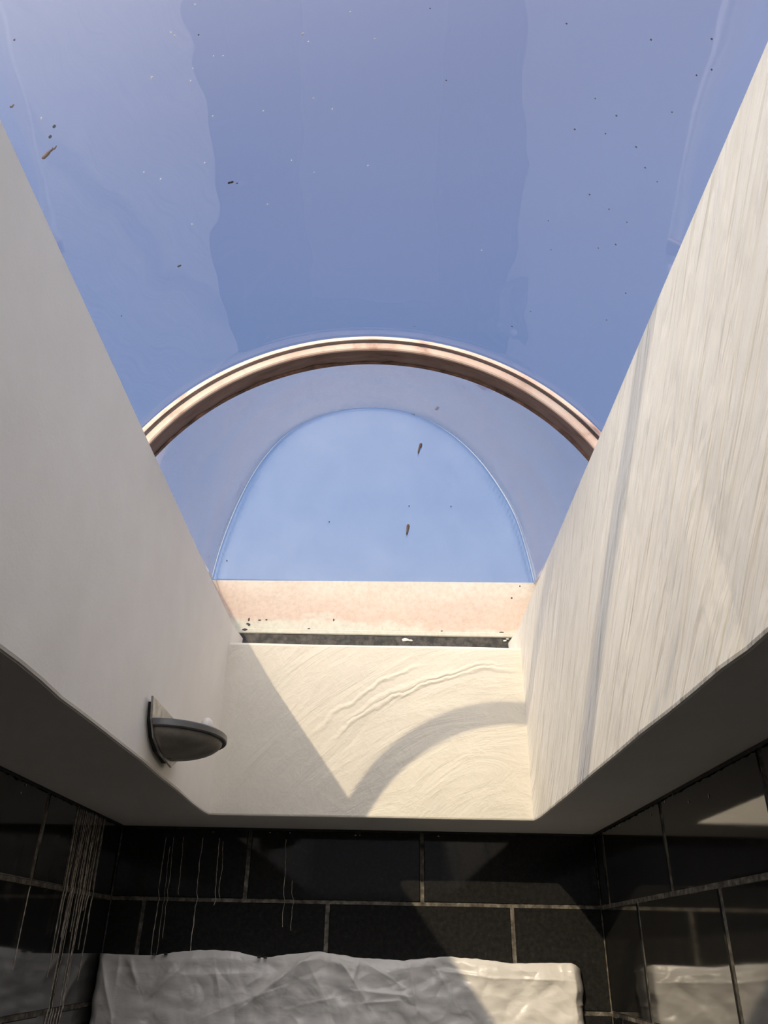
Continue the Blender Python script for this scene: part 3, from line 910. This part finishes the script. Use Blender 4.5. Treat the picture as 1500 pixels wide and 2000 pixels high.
# rim band round the bowl
secs = []
for i in range(NB * 2 + 1):
    t = math.pi * i / (NB * 2)
    c, s = -math.cos(t), math.sin(t)
    secs.append([(xw + .023 + (AX + d) * s, YC + (AY + d) * c, ZR + z) for d, z in ((-.006, -.009), (.002, -.009), (.004, -.006), (.004, .006), (.001, .009), (-.006, .009))])
V, Fc = sweep(secs)
lpart(mesh_obj('rim', V, Fc, m_rim))
bm = bmesh.new(); bmesh.ops.create_uvsphere(bm, u_segments=16, v_segments=10, radius=1)
bmesh.ops.scale(bm, vec=(.016, .022, .020), verts=bm.verts); bmesh.ops.translate(bm, vec=(xw + .10, 2.02, .492), verts=bm.verts)
lpart(bm_obj('bulb', bm, m_bulb, None, True))
lpart(box('lamp_holder', xw + .02, xw + .09, 2.012, 2.028, .465, .480, m_rim))

# ------------------------------------------------------------------ wrapped plastic sheeting
TOP = [(-.9033, -.0262), (-.8379, -.0279), (-.7401, -.029), (-.6764, -.0208), (-.6285, -.0143), (-.5638, -.0103), (-.4822, -.0117), (-.4159, -.0233), (-.3828, -.0298), (-.3026, -.0185), (-.2058, -.0083),
       (-.1404, -.0156), (-.0751, -.0244), (.0222, -.0269), (.0707, -.0288), (.1355, -.0221), (.2004, -.0153), (.2813, -.0195), (.362, -.0251), (.4101, -.0313), (.5072, -.0282), (.6042, -.0265), (.6322, -.0358)]
def px(u, v):   # a fold's place on the sheet's front, from its place in the picture
    d = F_ + R_ * ((u - 750) / 1535.26) - U_ * ((v - 1000) / 1535.26)
    k = 2.86 / d.y
    return (d.x * k, d.z * k)
FOLDS = [(498, 1946, 585, 1880, .016, .012), (585, 1880, 620, 1862, .012, .012), (430, 1972, 520, 1938, .010, .014), (372, 1870, 294, 1944, .009, .010), (294, 1944, 345, 1872, .006, .02),
         (228, 1868, 222, 1925, .008, .008), (250, 1872, 262, 1918, .007, .008), (262, 1918, 240, 1864, .005, .014), (192, 1870, 214, 1990, .010, .010), (560, 1930, 582, 1880, .008, .008),
         (700, 1875, 690, 1915, .010, .008), (690, 1915, 715, 1955, .007, .010), (800, 1880, 815, 1975, .009, .012), (850, 1885, 880, 1940, .007, .012), (730, 1890, 770, 1915, .007, .008),
         (860, 1895, 960, 1910, .006, .006), (960, 1910, 1110, 1915, .006, .006), (1125, 1890, 1132, 1990, .010, .012), (420, 1895, 425, 1935, .006, .008), (480, 1925, 520, 1900, .006, .006), (900, 1880, 1060, 1900, .005, .008),
         (655, 1866, 690, 1912, .008, .009), (600, 1880, 625, 1930, .006, .012), (350, 1905, 500, 1900, .004, .01), (700, 1935, 790, 1945, .005, .006), (710, 1960, 780, 1955, .005, .006), (580, 1965, 650, 1950, .004, .008)]
FL = []
for u0, v0, u1, v1, amp, wd in FOLDS:
    FL.append((Vector(px(u0, v0)), Vector(px(u1, v1)), amp, wd))
def front_depth(x, z):
    q = Vector((x, z)); d = 0
    for a, b_, amp, wd in FL:
        ab = b_ - a; t = (q - a).dot(ab) / ab.length_squared
        tc = min(1, max(0, t)); foot = a + ab * tc
        s = (q - foot).length
        side = (ab.x * (q.y - a.y) - ab.y * (q.x - a.x))
        w = wd * (1.0 if side > 0 else 2.4)
        d += 1.55 * amp * math.exp(-(s / w)) * (1 - .5 * abs(2 * tc - 1))
    v = Vector((x * 7, z * 9, 0))
    d += .010 * noise.noise(v) + .006 * noise.noise(v * 2.7 + Vector((3, 1, 0)))
    w = v + .35 * noise.noise_vector(v * 1.3)
    d += .012 * abs(noise.noise(w * .7)) + .007 * abs(noise.noise(w * 1.7 + Vector((5, 2, 1)))) + .002 * abs(noise.noise(Vector((w.x * 4.4, w.y * 3.2, 3))))
    v2 = Vector((x * 16 + .8 * noise.noise(v * 2), z * 24, 2))
    d += .0035 * (1 - abs(noise.noise(v2)) * 2) * .6
    return d
SL, SR, SB = -.918, .645, -.30
YB, YFR = YW - .010, 2.880
NX, NV = 470, 130
V = []; Fc = []
for i in range(NX + 1):
    u = i / NX
    x = lerp(SL, SR, u)
    el = min(1, (x - SL) / .035); er = min(1, (SR - x) / .05)
    rnd = min(math.sqrt(max(0, 1 - (1 - el) ** 2)), math.sqrt(max(0, 1 - (1 - er) ** 2)))   # ends wrap back to the wall
    zt = poly(TOP, x) + .0025 * noise.noise(Vector((x * 38, 0, 2)))
    if er < 1: zt -= .012 * (1 - rnd)
    zb = SB + (.09 * max(0, 1 - (x - SL) / .10))
    if x > SR - .03: zb = SB
    for j in range(NV + 1):
        v = j / NV
        if v < .08:                      # top, from the wall forward
            t = v / .08
            dep = lerp(0, 1, t ** .7); z = zt - .004 * (1 - t)
        elif v < .93:
            t = (v - .08) / .85
            dep = 1; z = lerp(zt, zb, t)
        else:
            t = (v - .93) / .07
            dep = 1 - t; z = zb - .004 * t
        depth = (YB - YFR) * dep * (.10 + .90 * rnd)
        amt = front_depth(x, z) * dep * min(1, .15 + rnd) * min(1, (.25 + max(0, zt - z) / .03))
        y = YB - depth - amt * .9 + .012 * dep
        xx = x + (.006 * noise.noise(Vector((z * 22, 4, x))) if er < .9 or el < .9 else 0)
        if er < 1 and z < -.145: xx -= .010 * (1 - rnd)
        V.append((max(xx, XL + .012), min(y, YB), z))
for i in range(NX):
    for j in range(NV):
        a = i * (NV + 1) + j; Fc.append((a, a + 1, a + NV + 2, a + NV + 1))
n = len(V)
# close the back against the wall
Fc.append(tuple(i * (NV + 1) for i in range(NX + 1)) + tuple(i * (NV + 1) + NV for i in range(NX, -1, -1)))
sheet = mesh_obj('plastic_sheet', V, Fc, m_sheet, None, True)
tag(sheet, 'crumpled white plastic sheeting wrapped around a long box on the black tiled wall', 'plastic sheet')
for x, z in ((-.726, -.026), (-.690, -.024), (-.392, -.028), (-.372, -.029)):
    c = box('clip', x - .005, x + .005, 2.872, 2.884, z - .003, z + .003, m_black, None, .001); c.parent = sheet
